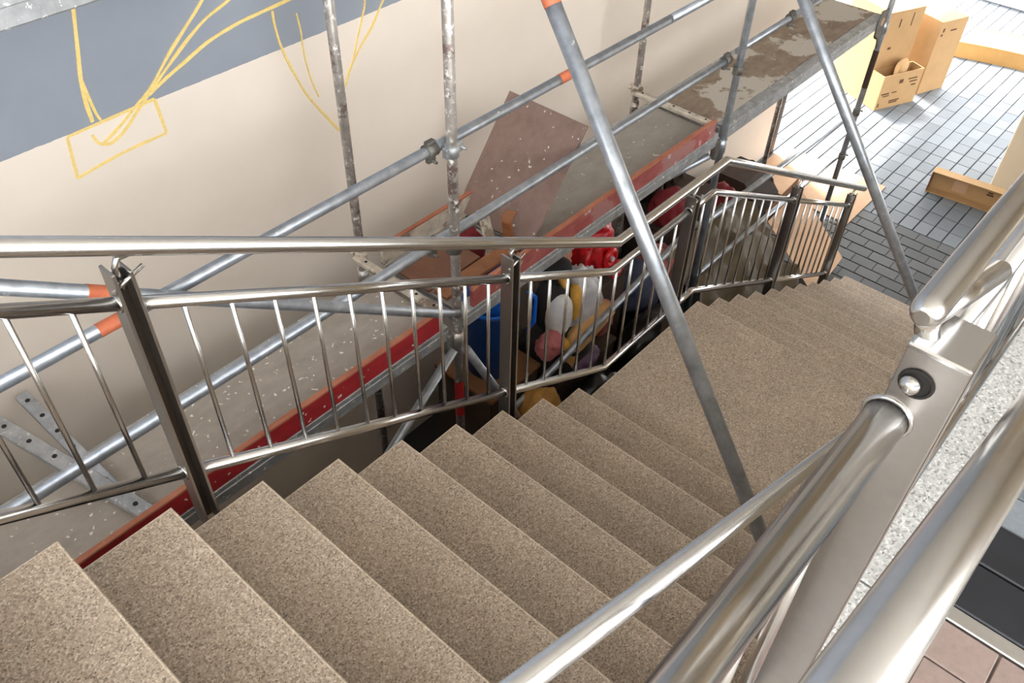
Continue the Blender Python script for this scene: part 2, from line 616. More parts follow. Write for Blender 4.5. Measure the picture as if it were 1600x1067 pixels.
# upper floor beside the stair
fu = struct(obj('floor_upper', box((-5, -4.4, UP_Z-.30), (2.75, .0, UP_Z-.012)), 'concrete'))
bm = bmesh.new()
for x0, x1 in ((-2.3, -.7), (-.695, .905), (.91, 1.172), (1.177, 2.75)):
    obj('coping_slab', box((x0, .002, UP_Z-.07), (x1, YR, UP_Z), .003), 'granite_pale', fu)
bm.free()
ymin = -.62
for i in range(8):
    x1 = 1.205 - i*.10
    y = -.004 - (.09 if i % 2 else 0.0)
    if i % 2:
        obj('paver', box((x1-.096, y+.005, UP_Z-.03), (x1, -.004, UP_Z-.002), .002), 'paver_pink', fu)
    while y > ymin:
        obj('paver', box((x1-.096, y-.196, UP_Z-.03), (x1, y, UP_Z-.002), .002), 'paver_pink', fu)
        y -= .20
for i in range(8):
    x0 = 1.50 + i*.10
    y = -.004 - (.09 if i % 2 else 0.0)
    if i % 2:
        obj('paver', box((x0, y+.005, UP_Z-.03), (x0+.096, -.004, UP_Z-.002), .002), 'paver', fu)
    while y > ymin:
        obj('paver', box((x0, y-.196, UP_Z-.03), (x0+.096, y, UP_Z-.002), .002), 'paver', fu)
        y -= .20
th = thing('threshold_strip', 'black rubber threshold strip set in the upper floor with a pale metal edge', 'threshold', (1.365, -.3, UP_Z-.03))
obj('rubber_strip', box((1.245, -2.0, UP_Z-.03), (1.368, .0, UP_Z+.004), .003), 'black', th)
obj('rubber_strip', box((1.372, -2.0, UP_Z-.03), (1.492, .0, UP_Z+.006), .003), 'black', th)
obj('edge_trim', box((1.208, -2.0, UP_Z-.03), (1.243, .0, UP_Z+.002), .002), 'alu', th)

# ------------------------------------------------------------------ stairs
stairs = thing('staircase', 'wide speckled beige granite staircase descending beside the scaffold with a landing midway', 'staircase', (3.0, .95, 0))
def step(x0, x1, z, name='step', zlow=None):
    zl = z-.30 if zlow is None else zlow
    bm = box((x0, YR+.002, max(zl, -.011)), (x1, YL, z))
    edge = [e for e in bm.edges if all(abs(v.co.x-x1) < 1e-5 and abs(v.co.z-z) < 1e-5 for v in e.verts)
            or all(abs(v.co.y-YL) < 1e-5 and abs(v.co.z-z) < 1e-5 for v in e.verts)]
    bmesh.ops.bevel(bm, geom=edge, offset=.003, segments=1, affect='EDGES')
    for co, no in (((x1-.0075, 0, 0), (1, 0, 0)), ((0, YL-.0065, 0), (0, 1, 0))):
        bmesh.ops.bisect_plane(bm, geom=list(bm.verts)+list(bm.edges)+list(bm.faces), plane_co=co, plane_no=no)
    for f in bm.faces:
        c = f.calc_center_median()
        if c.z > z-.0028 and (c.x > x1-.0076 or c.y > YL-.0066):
            f.material_index = 1                       # rubbed arris, paled further to paint in edge light
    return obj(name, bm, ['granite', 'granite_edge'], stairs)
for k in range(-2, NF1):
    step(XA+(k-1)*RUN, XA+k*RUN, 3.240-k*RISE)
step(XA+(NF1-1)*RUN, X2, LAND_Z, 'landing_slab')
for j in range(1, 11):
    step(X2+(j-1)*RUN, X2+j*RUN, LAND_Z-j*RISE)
struct(obj('floor_landing', box((-5, YR+.002, UP_Z-.30), (XA-3*RUN, YL, UP_Z)), 'granite'))
# sloped soffit slab carrying the steps
bm = bmesh.new()
prof = [(XA-3*RUN, UP_Z-.30), (XA+(NF1-1)*RUN, LAND_Z-.14), (X2, LAND_Z-.14), (X2+10*RUN, .0)]
prof2 = [(x, max(z-.28, -.011)) for x, z in prof]
a = [bm.verts.new((x, YR+.04, z-.02)) for x, z in prof] + [bm.verts.new((x, YR+.04, z-.02)) for x, z in reversed(prof2)]
b = [bm.verts.new((v.co.x, YL-.03, v.co.z)) for v in a]
n = len(a)
for i in range(n):
    bm.faces.new((a[i], a[(i+1) % n], b[(i+1) % n], b[i]))
bm.faces.new(a)
bm.faces.new(list(reversed(b)))
obj('soffit', bm, 'concrete', stairs)

# ------------------------------------------------------------------ railings
def plates(root, x, y0, y1, z0, z1, gap=.044, t=.009, cut=.0):
    """a post: two upright steel plates facing up and down the flight"""
    p = None
    for s in (-1, 1):
        bm = box((x+s*gap/2-t/2, y0, z0), (x+s*gap/2+t/2, y1, z1-(cut if s > 0 else 0)), .0015)
        q = obj('post_plate' if p else 'post', bm, 'steel_plate', p or root)
        p = p or q
    obj('post_web', box((x-gap/2+t/2, y1-.014, z0), (x+gap/2-t/2, y1-.006, z1-.03)), 'steel_dark', p)
    for zz in (z1-.05,):
        obj('spacer', tube([(x-gap/2, (y0+y1)/2, zz), (x+gap/2, (y0+y1)/2, zz)], .009, 10), 'steel', p)
    return p

def interp(prof, x):
    for (x0, z0), (x1, z1) in zip(prof, prof[1:]):
        if x <= x1 or (x1, z1) == prof[-1]:
            return z0 + (z1-z0)*(x-x0)/(x1-x0)

def seg_pts(prof, xa, xb, y):
    pts = [(xa, y, interp(prof, xa))]
    pts += [(x, y, z) for x, z in prof[1:-1] if xa+.02 < x < xb-.02]
    pts.append((xb, y, interp(prof, xb)))
    return pts

RY = 1.807
S = .5555
TOP = [(-1.2, 2.70+(2.887+1.2)*S), (2.887, 2.70), (3.884, 2.698), (6.63, 1.168)]
MID = [(-1.2, 2.53+(2.864+1.2)*S), (2.864, 2.53), (3.809, 2.531), (6.50, 1.058)]
BOT = [(-1.2, 1.818+(2.905+1.2)*.556), (2.905, 1.818), (3.79, 1.826), (6.50, .335)]
lr = thing('stair_railing', 'long stainless steel railing along the scaffold side of the stairs with thin balusters', 'railing', (3.0, RY, 0))
h = obj('handrail', tube([(x, RY, z) for x, z in TOP], .0245, 24), 'steel', lr)
posts = [(-.87, None), (.615, 3.90), (2.10, 3.08), (3.585, 2.625), (5.09, 1.945), (6.36, 1.25)]
for i, (x, zt) in enumerate(posts):
    zt = zt or interp(TOP, x)-.07
    zb = interp(BOT, x)-.26
    pp = plates(lr, x, RY-.032, RY+.032, max(zb, .0), zt, cut=.012)
    zr = interp(TOP, x)
    bm = tube([(x+.0, RY, zt-.07), (x, RY, zt-.005), (x+.012, RY, zt+.02), (x+.03, RY, zr-.045), (x+.03, RY, interp(TOP, x+.03)-.015)], [.012, .010, .009, .008, .009], 10)
    obox(bm, (x+.03, RY, interp(TOP, x+.03)-.022), ((1, 0, -.4), (0, 1, 0), (.4, 0, 1)), (.06, .03, .006))
    obj('bracket', bm, 'steel', lr)
    bm = tube([(x-.032, RY-.018, zt-.055), (x+.06, RY-.018, zt-.02)], .006, 8)
    obj('bolt', bm, 'steel', pp)
gx = .044/2+.004
for (x0, _), (x1, _) in zip(posts, posts[1:]):
    for nm, prof, r in (('mid_rail', MID, .019), ('bottom_rail', BOT, .0195)):
        bm = tube(seg_pts(prof, x0+gx, x1-gx, RY), r, 18)
        d = Vector((1, 0, interp(prof, x1)-interp(prof, x1-.05)))
        add_ring(bm, (x1-gx-.001, RY, interp(prof, x1-gx)), (1, 0, 0), r+.003, .004)
        add_ring(bm, (x0+gx+.001, RY, interp(prof, x0+gx)), (1, 0, 0), r+.003, .004)
        obj(nm, bm, 'steel', lr)
    nb = 10 if x1-x0 > 1.4 else 9
    for i in range(1, nb+1):
        x = x0 + (x1-x0)*i/(nb+1)
        obj('baluster', tube([(x, RY, interp(BOT, x)), (x, RY, interp(MID, x))], .0075, 10), 'steel', lr)

# railing of the upper floor, right beside the camera
GY, GZT, GZM, GZB = .10, 4.70, 4.545, 3.825
rr = thing('guard_railing', 'near stainless steel guard railing along the pale granite edge of the upper floor', 'railing', (.79, GY, UP_Z))
gposts = (-.70, .79, 2.27)
for i, x in enumerate(gposts):
    pp = plates(rr, x, .046, .112, UP_Z-.0 if i != 1 else UP_Z, 4.650, gap=.05)
    # eyelet recess with round bolt head near the top of the plate
    if i == 1:
        obj('eyelet', add_ring(tube([(x-.031, .088, 4.607), (x-.0295, .088, 4.607)], .016, 20), (x-.031, .088, 4.607), (1, 0, 0), .017, .0022), 'dark', pp)
        bmx = bmesh.new()
        bmesh.ops.create_uvsphere(bmx, u_segments=16, v_segments=10, radius=.0115)
        bmesh.ops.translate(bmx, verts=bmx.verts, vec=(x-.035, .092, 4.607))
        obj('bolt', bmx, 'steel', pp, smooth=True)
    bm = tube([(x, .095, 4.60), (x-.004, .10, 4.645), (x-.01, .105, 4.665), (x-.012, .108, GZT-.01)], [.014, .013, .013, .012], 12)
    obox(bm, (x+.003, .079, 4.652), ((1, 0, 0), (0, 1, 0), (0, 0, 1)), (.075, .066, .008), .002)
    obj('bracket', bm, 'steel', rr)
obj('handrail', tube([(.742, .108, GZT), (.746, .108, GZT), (.752, .108, GZT), (.762, .108, GZT), (2.55, .104, GZT)], [.008, .013, .016, .0175, .0175], 24), 'steel', rr)
obj('rail_stub', tube([(.755, .106, GZT-.008), (.94, .083, GZT-.045)], .0125, 16), 'steel', rr)
gx = .05/2+.004
for x0, x1 in zip(gposts, gposts[1:]):
    for nm, z, r, y in (('mid_rail', GZM, .0245, GY), ('bottom_rail', GZB, .021, .094)):
        if x0 > .5:
            r = .018
        bm = tube([(x0+gx, y, z), (x1-gx, y, z)], r, 24)
        add_ring(bm, (x1-gx-.001, y, z), (1, 0, 0), r+.002, .003)
        add_ring(bm, (x0+gx+.001, y, z), (1, 0, 0), r+.002, .003)
        obj(nm, bm, 'steel', rr)
    for i in range(1, 10):
        x = x0 + (x1-x0)*i/10
        obj('baluster', tube([(x, .097, GZB), (x, GY, GZM)], .0095, 12), 'steel', rr)

# outer handrail passing right under the camera
oh = thing('outer_handrail', 'thick stainless steel handrail nearest the camera running out of the lower right corner', 'handrail', (.5, 0, UP_Z))
def oz(x):
    return 4.791 - .323*(x-.298)
obj('rail', tube([(-.72, .0245, oz(-.72)), (2.40, -.069, oz(2.4))], .0225, 32), 'steel', oh)
for x in (-.62, 2.3):
    bm = tube([(x, -.045, UP_Z), (x, -.045, oz(x)-.06), (x, .021 if x < 0 else -.066, oz(x)-.02)], .014, 12)
    lathe((x, -.045, UP_Z), [(.04, 0), (.04, .008), (.016, .012)], 16, bm)
    obj('stanchion', bm, 'steel', oh)

# handrail on the right side of the stairs
sh = thing('wall_handrail', 'slim stainless steel handrail sloping down over the treads on the near side of the stairs', 'handrail', (1.2, .33, 2.0))
HY = .345
def hz(x):
    return 4.268 - .535*x
obj('rail', tube([(-.55, HY, hz(-.55)), (2.98, HY, hz(2.98)), (3.1, HY, hz(2.98))], .0215, 20), 'steel', sh)
for x in (-.45, 2.72):
    bm = tube([(x, YR, hz(x)-.09), (x, YR+.12, hz(x)-.09), (x, HY-.02, hz(x)-.07), (x, HY, hz(x)-.01)], .008, 10)
    add_tube(bm, [(x, YR, hz(x)-.09), (x, YR+.008, hz(x)-.09)], .03, 16)
    obj('bracket', bm, 'steel', sh)

# ------------------------------------------------------------------ scaffold
FX = (-.28, 2.29, 4.86, 7.43)
FY, BY = 2.32, 3.05
TR = .0242
sc = thing('scaffold', 'grey tubular scaffold standing against the painted wall', 'scaffold', (3.5, 2.7, 0))
def band(parent, p0, p1, r, mat):
    obj('paint_band', tube([p0, p1], r+.0012, 16, False), mat, parent)

def coupler(parent, c, d, out=(0, -1, 0), mat='iron'):
    """swivel coupler: clamp collar with bolt lugs"""
    c, d, o = Vector(c), Vector(d).normalized(), Vector(out).normalized()
    bm = tube([c-d*.028, c+d*.028], TR+.008, 16)
    s = d.cross(o).normalized()
    obox(bm, c + s*(TR+.018), (s, d, o), (.034, .046, .024), .004)
    obox(bm, c - s*(TR+.012), (s, d, o), (.02, .05, .03), .004)
    add_tube(bm, [c + s*(TR+.024) - o*.03, c + s*(TR+.024) + o*.038], .007, 8)
    return obj('coupler', bm, mat, parent)

for i, x in enumerate(FX):
    for y in (FY, BY):
        mt = 'galv_rust' if (y == BY or i == 1) else 'galv'
        top = 6.2 if i < 3 else 4.0
        p = obj('upright', tube([(x, y, .015), (x, y, top)], TR, 18), mt, sc)
        obj('base_plate', add_tube(box((x-.075, y-.075, .0), (x+.075, y+.075, .008)), [(x, y, .008), (x, y, .12)], .018, 12), 'iron', p)
        # spigot joint collar
        obj('collar', tube([(x, y, 2.10), (x, y, 2.20)], TR+.006, 18), mt, p)
        if y == FY:
            # rosette clamp plates under the deck
            bm = bmesh.new()
            obox(bm, (x-.045, y+.02, 2.13), ((1, 0, 0), (0, 1, 0), (0, 0, 1)), (.05, .05, .15), .012)
            obox(bm, (x+.045, y+.02, 2.13), ((1, 0, 0), (0, 1, 0), (0, 0, 1)), (.05, .05, .11), .012)
            obj('deck_hook', bm, 'iron', p)
            if i == 1:
                band(p, (x, y, 1.56), (x, y, 1.83), TR, 'redpaint')
                band(p, (x, y, 4.02), (x, y, 4.25), TR, 'redpaint')
                coupler(p, (x, y, 3.26), (0, 0, 1), (0, -1, 0), 'zinc')
                coupler(p, (x, y, 2.74), (0, 0, 1), (0, -1, 0), 'iron')
            if i == 2:
                coupler(p, (x, y, 2.70), (0, 0, 1), (0, -1, 0), 'iron')
            if i == 3:
                coupler(p, (x, y, 1.36), (0, 0, 1), (0, -1, 0), 'iron')
                coupler(p, (x, y, .90), (0, 0, 1), (0, -1, 0), 'iron')
                # flat gusset plate with holes holding the deck end
                bm = bmesh.new()
                out = [(-.02, .02), (-.16, .03), (-.19, -.05), (-.17, -.16), (-.09, -.22), (-.02, -.34)]
                hole = None
                va = [bm.verts.new((x+a, y-.006, 2.30+b)) for a, b in out]
                vb = [bm.verts.new((x+a, y+.006, 2.30+b)) for a, b in out]
                bm.faces.new(va)
                bm.faces.new(list(reversed(vb)))
                for q in range(len(va)):
                    bm.faces.new((va[q], va[(q+1) % len(va)], vb[(q+1) % len(va)], vb[q]))
                g = obj('gusset', bm, 'iron', p)
                obj('gusset_hole', tube([(x-.10, y-.0075, 2.23), (x-.10, y+.0075, 2.23)], .035, 14), 'card_pale', g)
                band(p, (x, y, 1.60), (x, y, 1.95), TR, 'frame_dark')
        else:
            coupler(p, (x, y, 2.30), (0, 0, 1), (1, 0, 0), 'cream_metal')

GYT = FY+.05
l1 = obj('ledger', tube([(FX[0]-.1, GYT, 3.275), (4.0, GYT, 3.275)], TR, 18), 'galv', sc)
l2 = obj('ledger', tube([(4.02, GYT, 3.275), (7.6, GYT, 3.275)], TR, 18), 'galv', sc)
l3 = obj('ledger', tube([(FX[0]-.1, GYT, 2.777), (4.80, GYT, 2.777)], TR, 18), 'galv', sc)
l4 = obj('ledger', tube([(4.90, GYT, 2.79), (7.6, GYT, 2.79)], TR*.8, 18), 'galv', sc)
band(l1, (.68, GYT, 3.275), (.765, GYT, 3.275), TR, 'orange')
band(l1, (3.07, GYT, 3.275), (3.16, GYT, 3.275), TR, 'orange')
coupler(l1, (2.21, GYT, 3.275), (1, 0, 0), (0, -1, 0))
coupler(l3, (2.19, GYT, 2.777), (1, 0, 0), (0, -1, 0))
coupler(l3, (4.77, GYT, 2.777), (1, 0, 0), (0, -1, 0))
coupler(l4, (5.6, GYT, 2.79), (1, 0, 0), (0, -1, 0))
obj('ledger', tube([(4.88, FY+.05, 1.43), (7.55, FY+.05, 1.30)], TR, 16), 'galv', sc)
obj('ledger', tube([(2.34, FY+.05, 1.03), (4.82, FY+.05, 1.50)], TR, 16), 'galv', sc)
obj('ledger', tube([(4.88, FY+.05, .89), (7.55, FY+.05, .86)], TR*.85, 16), 'galv', sc)
# face brace above the first deck, flattened at its end
d1 = obj('diagonal_brace', tube([(-.22, 2.265, 4.155), (2.12, 2.265, 2.465), (2.20, 2.268, 2.41), (2.265, 2.285, 2.362)], [TR, TR, .018, .016], 18), 'galv', sc)
band(d1, (.66, 2.265, 3.520), (.72, 2.265, 3.4766), TR, 'orange')
obj('diagonal_brace', tube([(2.24, 2.30, 2.11), (1.30, 2.30, 1.36), (.35, 2.30, .55)], TR, 16), 'galv', sc)
obj('diagonal_brace', tube([(2.33, 2.30, 2.05), (2.66, 2.32, 1.38), (3.1, 2.34, .5)], TR, 16), 'galv', sc)
obj('diagonal_brace', tube([(4.80, 2.36, 2.08), (4.62, 2.70, 1.75), (4.5, 3.0, 1.4)], TR, 16), 'galv', sc)
# transoms lying across the decks
def transom(x, x_front=None):
    xf = x if x_front is None else x_front
    a, b = Vector((x, BY, 2.305)), Vector((xf, FY+.06, 2.305))
    d = (b-a).normalized()
    s = Vector((0, 0, 1)).cross(d)
    bm = bmesh.new()
    obox(bm, (a+b)/2, (d, s, (0, 0, 1)), ((b-a).length, .05, .035), .008)
    t = obj('transom', bm, 'cream_metal', sc)
    bm = bmesh.new()
    for k in range(5):
        c = a + d*((b-a).length*(k+.7)/5.2)
        add_tube(bm, [c+Vector((0, 0, .0165)), c+Vector((0, 0, .0185))], .009, 10)
    obj('pin_holes', bm, 'dark', t)['kind'] = 'stuff'
transom(2.25)
transom(4.80)
# flat channels lying across the near end of the first deck
def channel(p0, p1, w, hgt, name, mat):
    a, b = Vector(p0), Vector(p1)
    d = (b-a).normalized()
    s = Vector((0, 0, 1)).cross(d).normalized()
    u = d.cross(s)
    bm = bmesh.new()
    L = (b-a).length
    c = (a+b)/2
    obox(bm, c, (d, s, u), (L, w, .006), .001)
    obox(bm, c + s*(w/2) - u*hgt/2, (d, s, u), (L, .006, hgt), .001)
    obox(bm, c - s*(w/2) - u*hgt/2, (d, s, u), (L, .006, hgt), .001)
    t = obj(name, bm, mat, sc)
    bm = bmesh.new()
    for k in range(6):
        q = a + d*(L*(k+.5)/6)
        add_tube(bm, [q+u*.0025, q+u*.0045], .011, 10)
    obj('pin_holes', bm, 'dark', t)['kind'] = 'stuff'
channel((.40, 3.30, 2.345), (.60, 2.40, 2.31), .062, .03, 'cross_channel', 'zinc')
channel((.56, 3.38, 2.325), (.57, 2.62, 2.30), .05, .025, 'cross_channel', 'galv')

# decks
DZ = 2.262
D0, D1 = 2.385, 2.90
def deck(name, label, x0, x1, z, mat, hole=None, rail_mat='zinc'):
    t = thing(name, label, 'platform', ((x0+x1)/2, 2.66, z), 'scaffold platforms')
    if hole:
        obj('board', box((hole[1], D0+.03, z-.022), (x1-.02, D1-.03, z), .002), mat, t)
        obj('end_board', box((x0+.02, D0+.03, z-.022), (hole[0], D1-.03, z), .002), mat, t)
    else:
        obj('board', box((x0+.02, D0+.03, z-.022), (x1-.02, D1-.03, z), .002), mat, t)
    for y0, y1 in ((D0-.055, D0+.03), (D1-.03, D1+.02)):
        bm = box((x0+.015, y0, z-.10), (x1-.015, y1, z+.001), .006)
        add_box(bm, (x0+.015, y0-.004, z-.045), (x1-.015, y0+.01, z-.03), .003)
        q = obj('side_rail', bm, rail_mat, t)
        bm = bmesh.new()
        k = x0+.2
        while k < x1-.1:
            add_tube(bm, [(k, y0-.0015, z-.035), (k, y0+.001, z-.035)], .007, 8)
            k += .31
        obj('rivets', bm, 'dark', q)['kind'] = 'stuff'
    for xe in (x0+.005, x1-.03):
        obj('end_rail', box((xe, D0, z-.08), (xe+.025, D1, z-.024), .004), rail_mat, t)
    return t
deck('scaffold_deck', 'grey paint-splashed scaffold deck behind the bright red toe board', FX[0], 2.25, DZ, 'deck')
dk2 = deck('scaffold_deck', 'scaffold deck with a raised brown trapdoor behind the faded red toe board', 2.33, 4.82, DZ, 'deck_grey', hole=(2.36, 2.95))
dk3 = deck('scaffold_deck', 'worn peeling scaffold deck at the far end above the paved floor', 4.90, 7.40, DZ, 'deck_worn')
deck('scaffold_deck', 'highest scaffold deck with a grey metal edge in the upper left corner', FX[0], 2.25, 4.385, 'deck_red')
# trapdoor leaf
hv = Vector((3.42, 0, 2.86)) - Vector((2.97, 0, 2.285))
ax = hv.normalized()
bm = bmesh.new()
obox(bm, (3.195, 2.70, 2.573), (ax, (0, 1, 0), ax.cross(Vector((0, 1, 0)))), (hv.length, .56, .018), .002)
leaf = obj('trapdoor', bm, 'deck_brown', dk2, label='brown plywood trapdoor leaf standing open')
obj('hinge', tube([(2.965, 2.45, 2.272), (2.965, 2.90, 2.272)], .009, 8), 'iron', leaf)

# toe boards
def toe(x0, x1, z0, z1, face, label):
    t = thing('toe_board', label, 'board', ((x0+x1)/2, 2.345, z0), 'toe boards on edge along the deck')
    obj('face', box((x0, 2.331, z0), (x1, 2.357, z1-.012), .002), face, t)
    obj('worn_edge', box((x0, 2.330, z1-.0118), (x1, 2.358, z1), .002), 'toe_edge', t)
toe(FX[0], 2.20, DZ+.002, 2.388, 'toe_red', 'bright red wooden toe board along the nearest deck')
toe(2.42, 4.74, DZ+.002, 2.388, 'toe_faded', 'faded scuffed red toe board along the trapdoor deck')

t = thing('toe_board', 'pale worn toe board along the wall side of the trapdoor opening', 'board', (2.72, 2.935, DZ), 'toe boards on edge along the deck')
obj('face', box((2.34, 2.922, DZ+.002), (3.10, 2.946, 2.382), .002), 'cream_metal', t)
obj('worn_edge', box((2.34, 2.921, 2.3822), (3.10, 2.947, 2.394), .002), 'toe_edge', t)

# raking tubes set on the steps
def raker(p0, p1, r, label, orange=None):
    p0, p1 = Vector(p0), Vector(p1)
    t = thing('raking_tube', label, 'steel tube', p0, 'raking tubes set on the steps')
    d = (p1-p0).normalized()
    q = obj('tube', tube([p0+Vector((0, 0, .004)), p1], r, 24), 'galv', t)
    if orange:
        obj('paint_band', tube([p1-d*orange[1], p1-d*orange[0]], r+.0012, 24, False), 'orange', t)
    return t
A0 = Vector((2.236, .451, 2.106))
A1 = Vector((2.465, 1.96, 3.96))
raker(A0, A0 + (A1-A0)*1.20, .033, 'long grey steel tube slanting across the middle of the stairs', (.0, .50))
B0 = Vector((5.216, .506, .972))
B1 = Vector((4.71, 1.95, 3.30))
raker(B0, B0 + (B1-B0)*1.13, .033, 'grey steel tube slanting past the far deck towards the lower stairs')

# ------------------------------------------------------------------ cartons and far floor
def obliq(o, d):
    d = Vector((d[0], d[1], 0)).normalized()
    return Vector((o[0], o[1], 0)), d, Vector((-d.y, d.x, 0))
def carton_panels(t, o, d, L, W, H, z0=0., open_top=True, flaps=True, th=.012):
    o, d, w = obliq(o, d)
    Zv = Vector((0, 0, 1))
    def panel(name, c, size, mat='card'):
        bm = bmesh.new()
        obox(bm, c, (d, w, Zv), size, .001)
        return obj(name, bm, mat, t)
    c = o + d*L/2 + w*W/2 + Zv*(z0+H/2)
    fr = panel('front_panel', o + d*L/2 + w*th/2 + Zv*(z0+H/2), (L, th, H))
    panel('back_panel', o + d*L/2 + w*(W-th/2) + Zv*(z0+H/2), (L, th, H))
    panel('side_panel', o + d*th/2 + w*W/2 + Zv*(z0+H/2), (th, W-2*th, H))
    panel('side_panel', o + d*(L-th/2) + w*W/2 + Zv*(z0+H/2), (th, W-2*th, H))
    panel('base_panel', o + d*L/2 + w*W/2 + Zv*(z0+th/2), (L-2*th, W-2*th, th), 'card_dark')
    if not open_top:
        panel('top_panel', o + d*L/2 + w*W/2 + Zv*(z0+H-th/2), (L-2*th, W-2*th, th))
    return fr, o, d, w
def prints(parent, o, d, w, items):
    """small block-letter marks on a carton face"""
    for (u, z, lw, lh) in items:
        bm = bmesh.new()
        obox(bm, o + d*u - w*.0006 + Vector((0, 0, z)), (d, w, (0, 0, 1)), (lw, .0012, lh))
        obj('print_mark', bm, 'ink', parent)
cd_ = (.915, -.40)
t = thing('carton', 'low open cardboard carton with printed front holding a round bag', 'box', (10.45, 2.95, 0), 'cardboard cartons on the far floor')
fr, o, d, w = carton_panels(t, (10.19, 2.985), cd_, .62, .20, .44)
prints(fr, o, d, w, [(.30, .33, .06, .05), (.10, .20, .12, .02), (.12, .17, .10, .015), (.24, .20, .08, .015), (.48, .34, .14, .018), (.50, .30, .12, .018), (.52, .25, .07, .02), (.28, .09, .16, .018), (.27, .065, .13, .018), (.04, .06, .02, .05)])
ow = Vector((-cd_[1], cd_[0], 0)).normalized()
t = thing('carton', 'tall cardboard carton standing right behind the low printed one', 'box', (10.6, 3.4, 0), 'cardboard cartons on the far floor')
fr, o, d, w = carton_panels(t, (10.19+ow.x*.21, 2.985+ow.y*.21), cd_, .54, .62, 1.13, open_top=False)
prints(fr, o, d, w, [(.20, .98, .02, .10), (.38, 1.0, .015, .16), (.15, .68, .05, .03)])
t = thing('carton', 'tall closed cardboard carton standing right of the open ones', 'box', (11.2, 2.9, 0), 'cardboard cartons on the far floor')
fr, o, d, w = carton_panels(t, (10.955, 2.77), (.93, -.37), .44, .50, .93, open_top=False)
prints(fr, o, d, w, [(.07, .82, .03, .05), (.06, .76, .03, .03), (.24, .80, .10, .02)])
tag(obj('paper_bag', blob((10.56, 2.945, .43), (.26, .12, .26), 4, .08, 1.2), 'card', smooth=True), 'round brown paper bag bulging out of the low printed carton', 'bag')
t = thing('carton_tray', 'long flat cardboard tray standing on its side by the pillar', 'box', (9.0, 1.4, 0), None)
o_, d_, w_ = obliq((8.93, 1.815), (.09, -.81))
bm = bmesh.new()
obox(bm, o_ + d_*.41 + w_*.115 + Vector((0, 0, .125)), (d_, w_, (0, 0, 1)), (.82, .012, .25), .001)
pb = obj('base_panel', bm, 'card', t)
for nm, c, s in (('edge_panel', o_ + d_*.41 + w_*.055 + Vector((0, 0, .244)), (.82, .11, .012)), ('edge_panel', o_ + d_*.41 + w_*.055 + Vector((0, 0, .006)), (.82, .11, .012)),
                 ('end_flap', o_ + d_*.006 + w_*.055 + Vector((0, 0, .125)), (.012, .11, .226)), ('end_flap', o_ + d_*.814 + w_*.055 + Vector((0, 0, .125)), (.012, .11, .226))):
    bm = bmesh.new()
    obox(bm, c, (d_, w_, (0, 0, 1)), s, .001)
    obj(nm, bm, 'card_dark' if nm == 'end_flap' else 'card', t)
bm = bmesh.new()
obox(bm, o_ + d_*.30 + w_*.108 + Vector((0, 0, .13)), (d_, w_, (0, 0, 1)), (.14, .002, .17))
obj('tape', bm, 'card_pale', t)
prints(pb, o_ + w_*.109, d_, w_, [(.60, .13, .07, .018), (.60, .155, .05, .018)])

t = thing('low_bench', 'low tan bench with an ivory top at the far end of the paving', 'bench', (12.7, 2.3, 0))
bm = bmesh.new()
nseg = 10
fr_ = [(12.34 + .30*(k/nseg) + .06*math.sin(math.pi*k/nseg), 2.85 - 1.5*k/nseg) for k in range(nseg+1)]
def strip_solid(pts, dx, z0, z1):
    bm = bmesh.new()
    A = [[bm.verts.new((x+a, y, z)) for a, z in ((0, z0), (dx, z0), (dx, z1), (0, z1))] for x, y in pts]
    for p, q in zip(A, A[1:]):
        for i in range(4):
            bm.faces.new((p[i], p[(i+1) % 4], q[(i+1) % 4], q[i]))
    bm.faces.new(A[0])
    bm.faces.new(A[-1])
    return bm
obj('front_board', strip_solid(fr_, .03, 0, .21), 'tan', t)
obj('seat_top', strip_solid([(x+.031, y) for x, y in fr_], .55, .17, .20), 'ivory', t)
obj('back_board', strip_solid([(x+.585, y) for x, y in fr_], .03, 0, .21), 'tan', t)
tag(obj('stone_block', box((14.5, 1.4, 0), (15.3, 3.35, .35), .02), 'greyblock'), 'grey stone block at the far top right corner beyond the bench', 'block')
t = tag(obj('cardboard_sheet', box((7.78, 2.16, .003), (8.70, 3.38, .012)), 'card_pale'), 'flat pale cardboard sheet spread on the floor beside the wall end', 'sheet')

# ------------------------------------------------------------------ stored clutter under the scaffold
def junk(name, label, cat, bm, mat, smooth=True):
    return tag(obj(name, bm, mat, smooth=smooth), label, cat, 'stored clutter under the scaffold')
C = {}
def cm(name, rgb, rough=.6, var=.18, scale=8):
    M[name] = plain(name, rgb, rough, 0, var, scale, .25)
cm('blue_plastic', (20, 92, 190), .3, .08)
cm('blue_dark', (18, 50, 96), .4)
cm('bin_bag', (22, 20, 20), .35)
cm('navy_cloth', (46, 52, 74), .8)
cm('red_plastic', (190, 22, 30), .35)
cm('red_cloth', (122, 26, 34), .8)
cm('pink_cloth', (172, 98, 98), .8)
cm('flesh_cloth', (206, 150, 124), .75)
cm('white_bag', (196, 194, 198), .4)
cm('grey_cloth', (120, 112, 106), .8)
cm('ochre', (172, 124, 58), .7)
cm('tan_cloth', (206, 160, 104), .75)
cm('purple', (108, 84, 112), .7)
cm('plush_black', (34, 30, 30), .9)
cm('plush_white', (206, 202, 200), .9)
cm('plush_yellow', (196, 146, 60), .8)
cm('dark_brown', (62, 46, 36), .7)
cm('wood_dark', (112, 74, 54), .6)
cm('tarp', (132, 118, 96), .45, .22, 5)

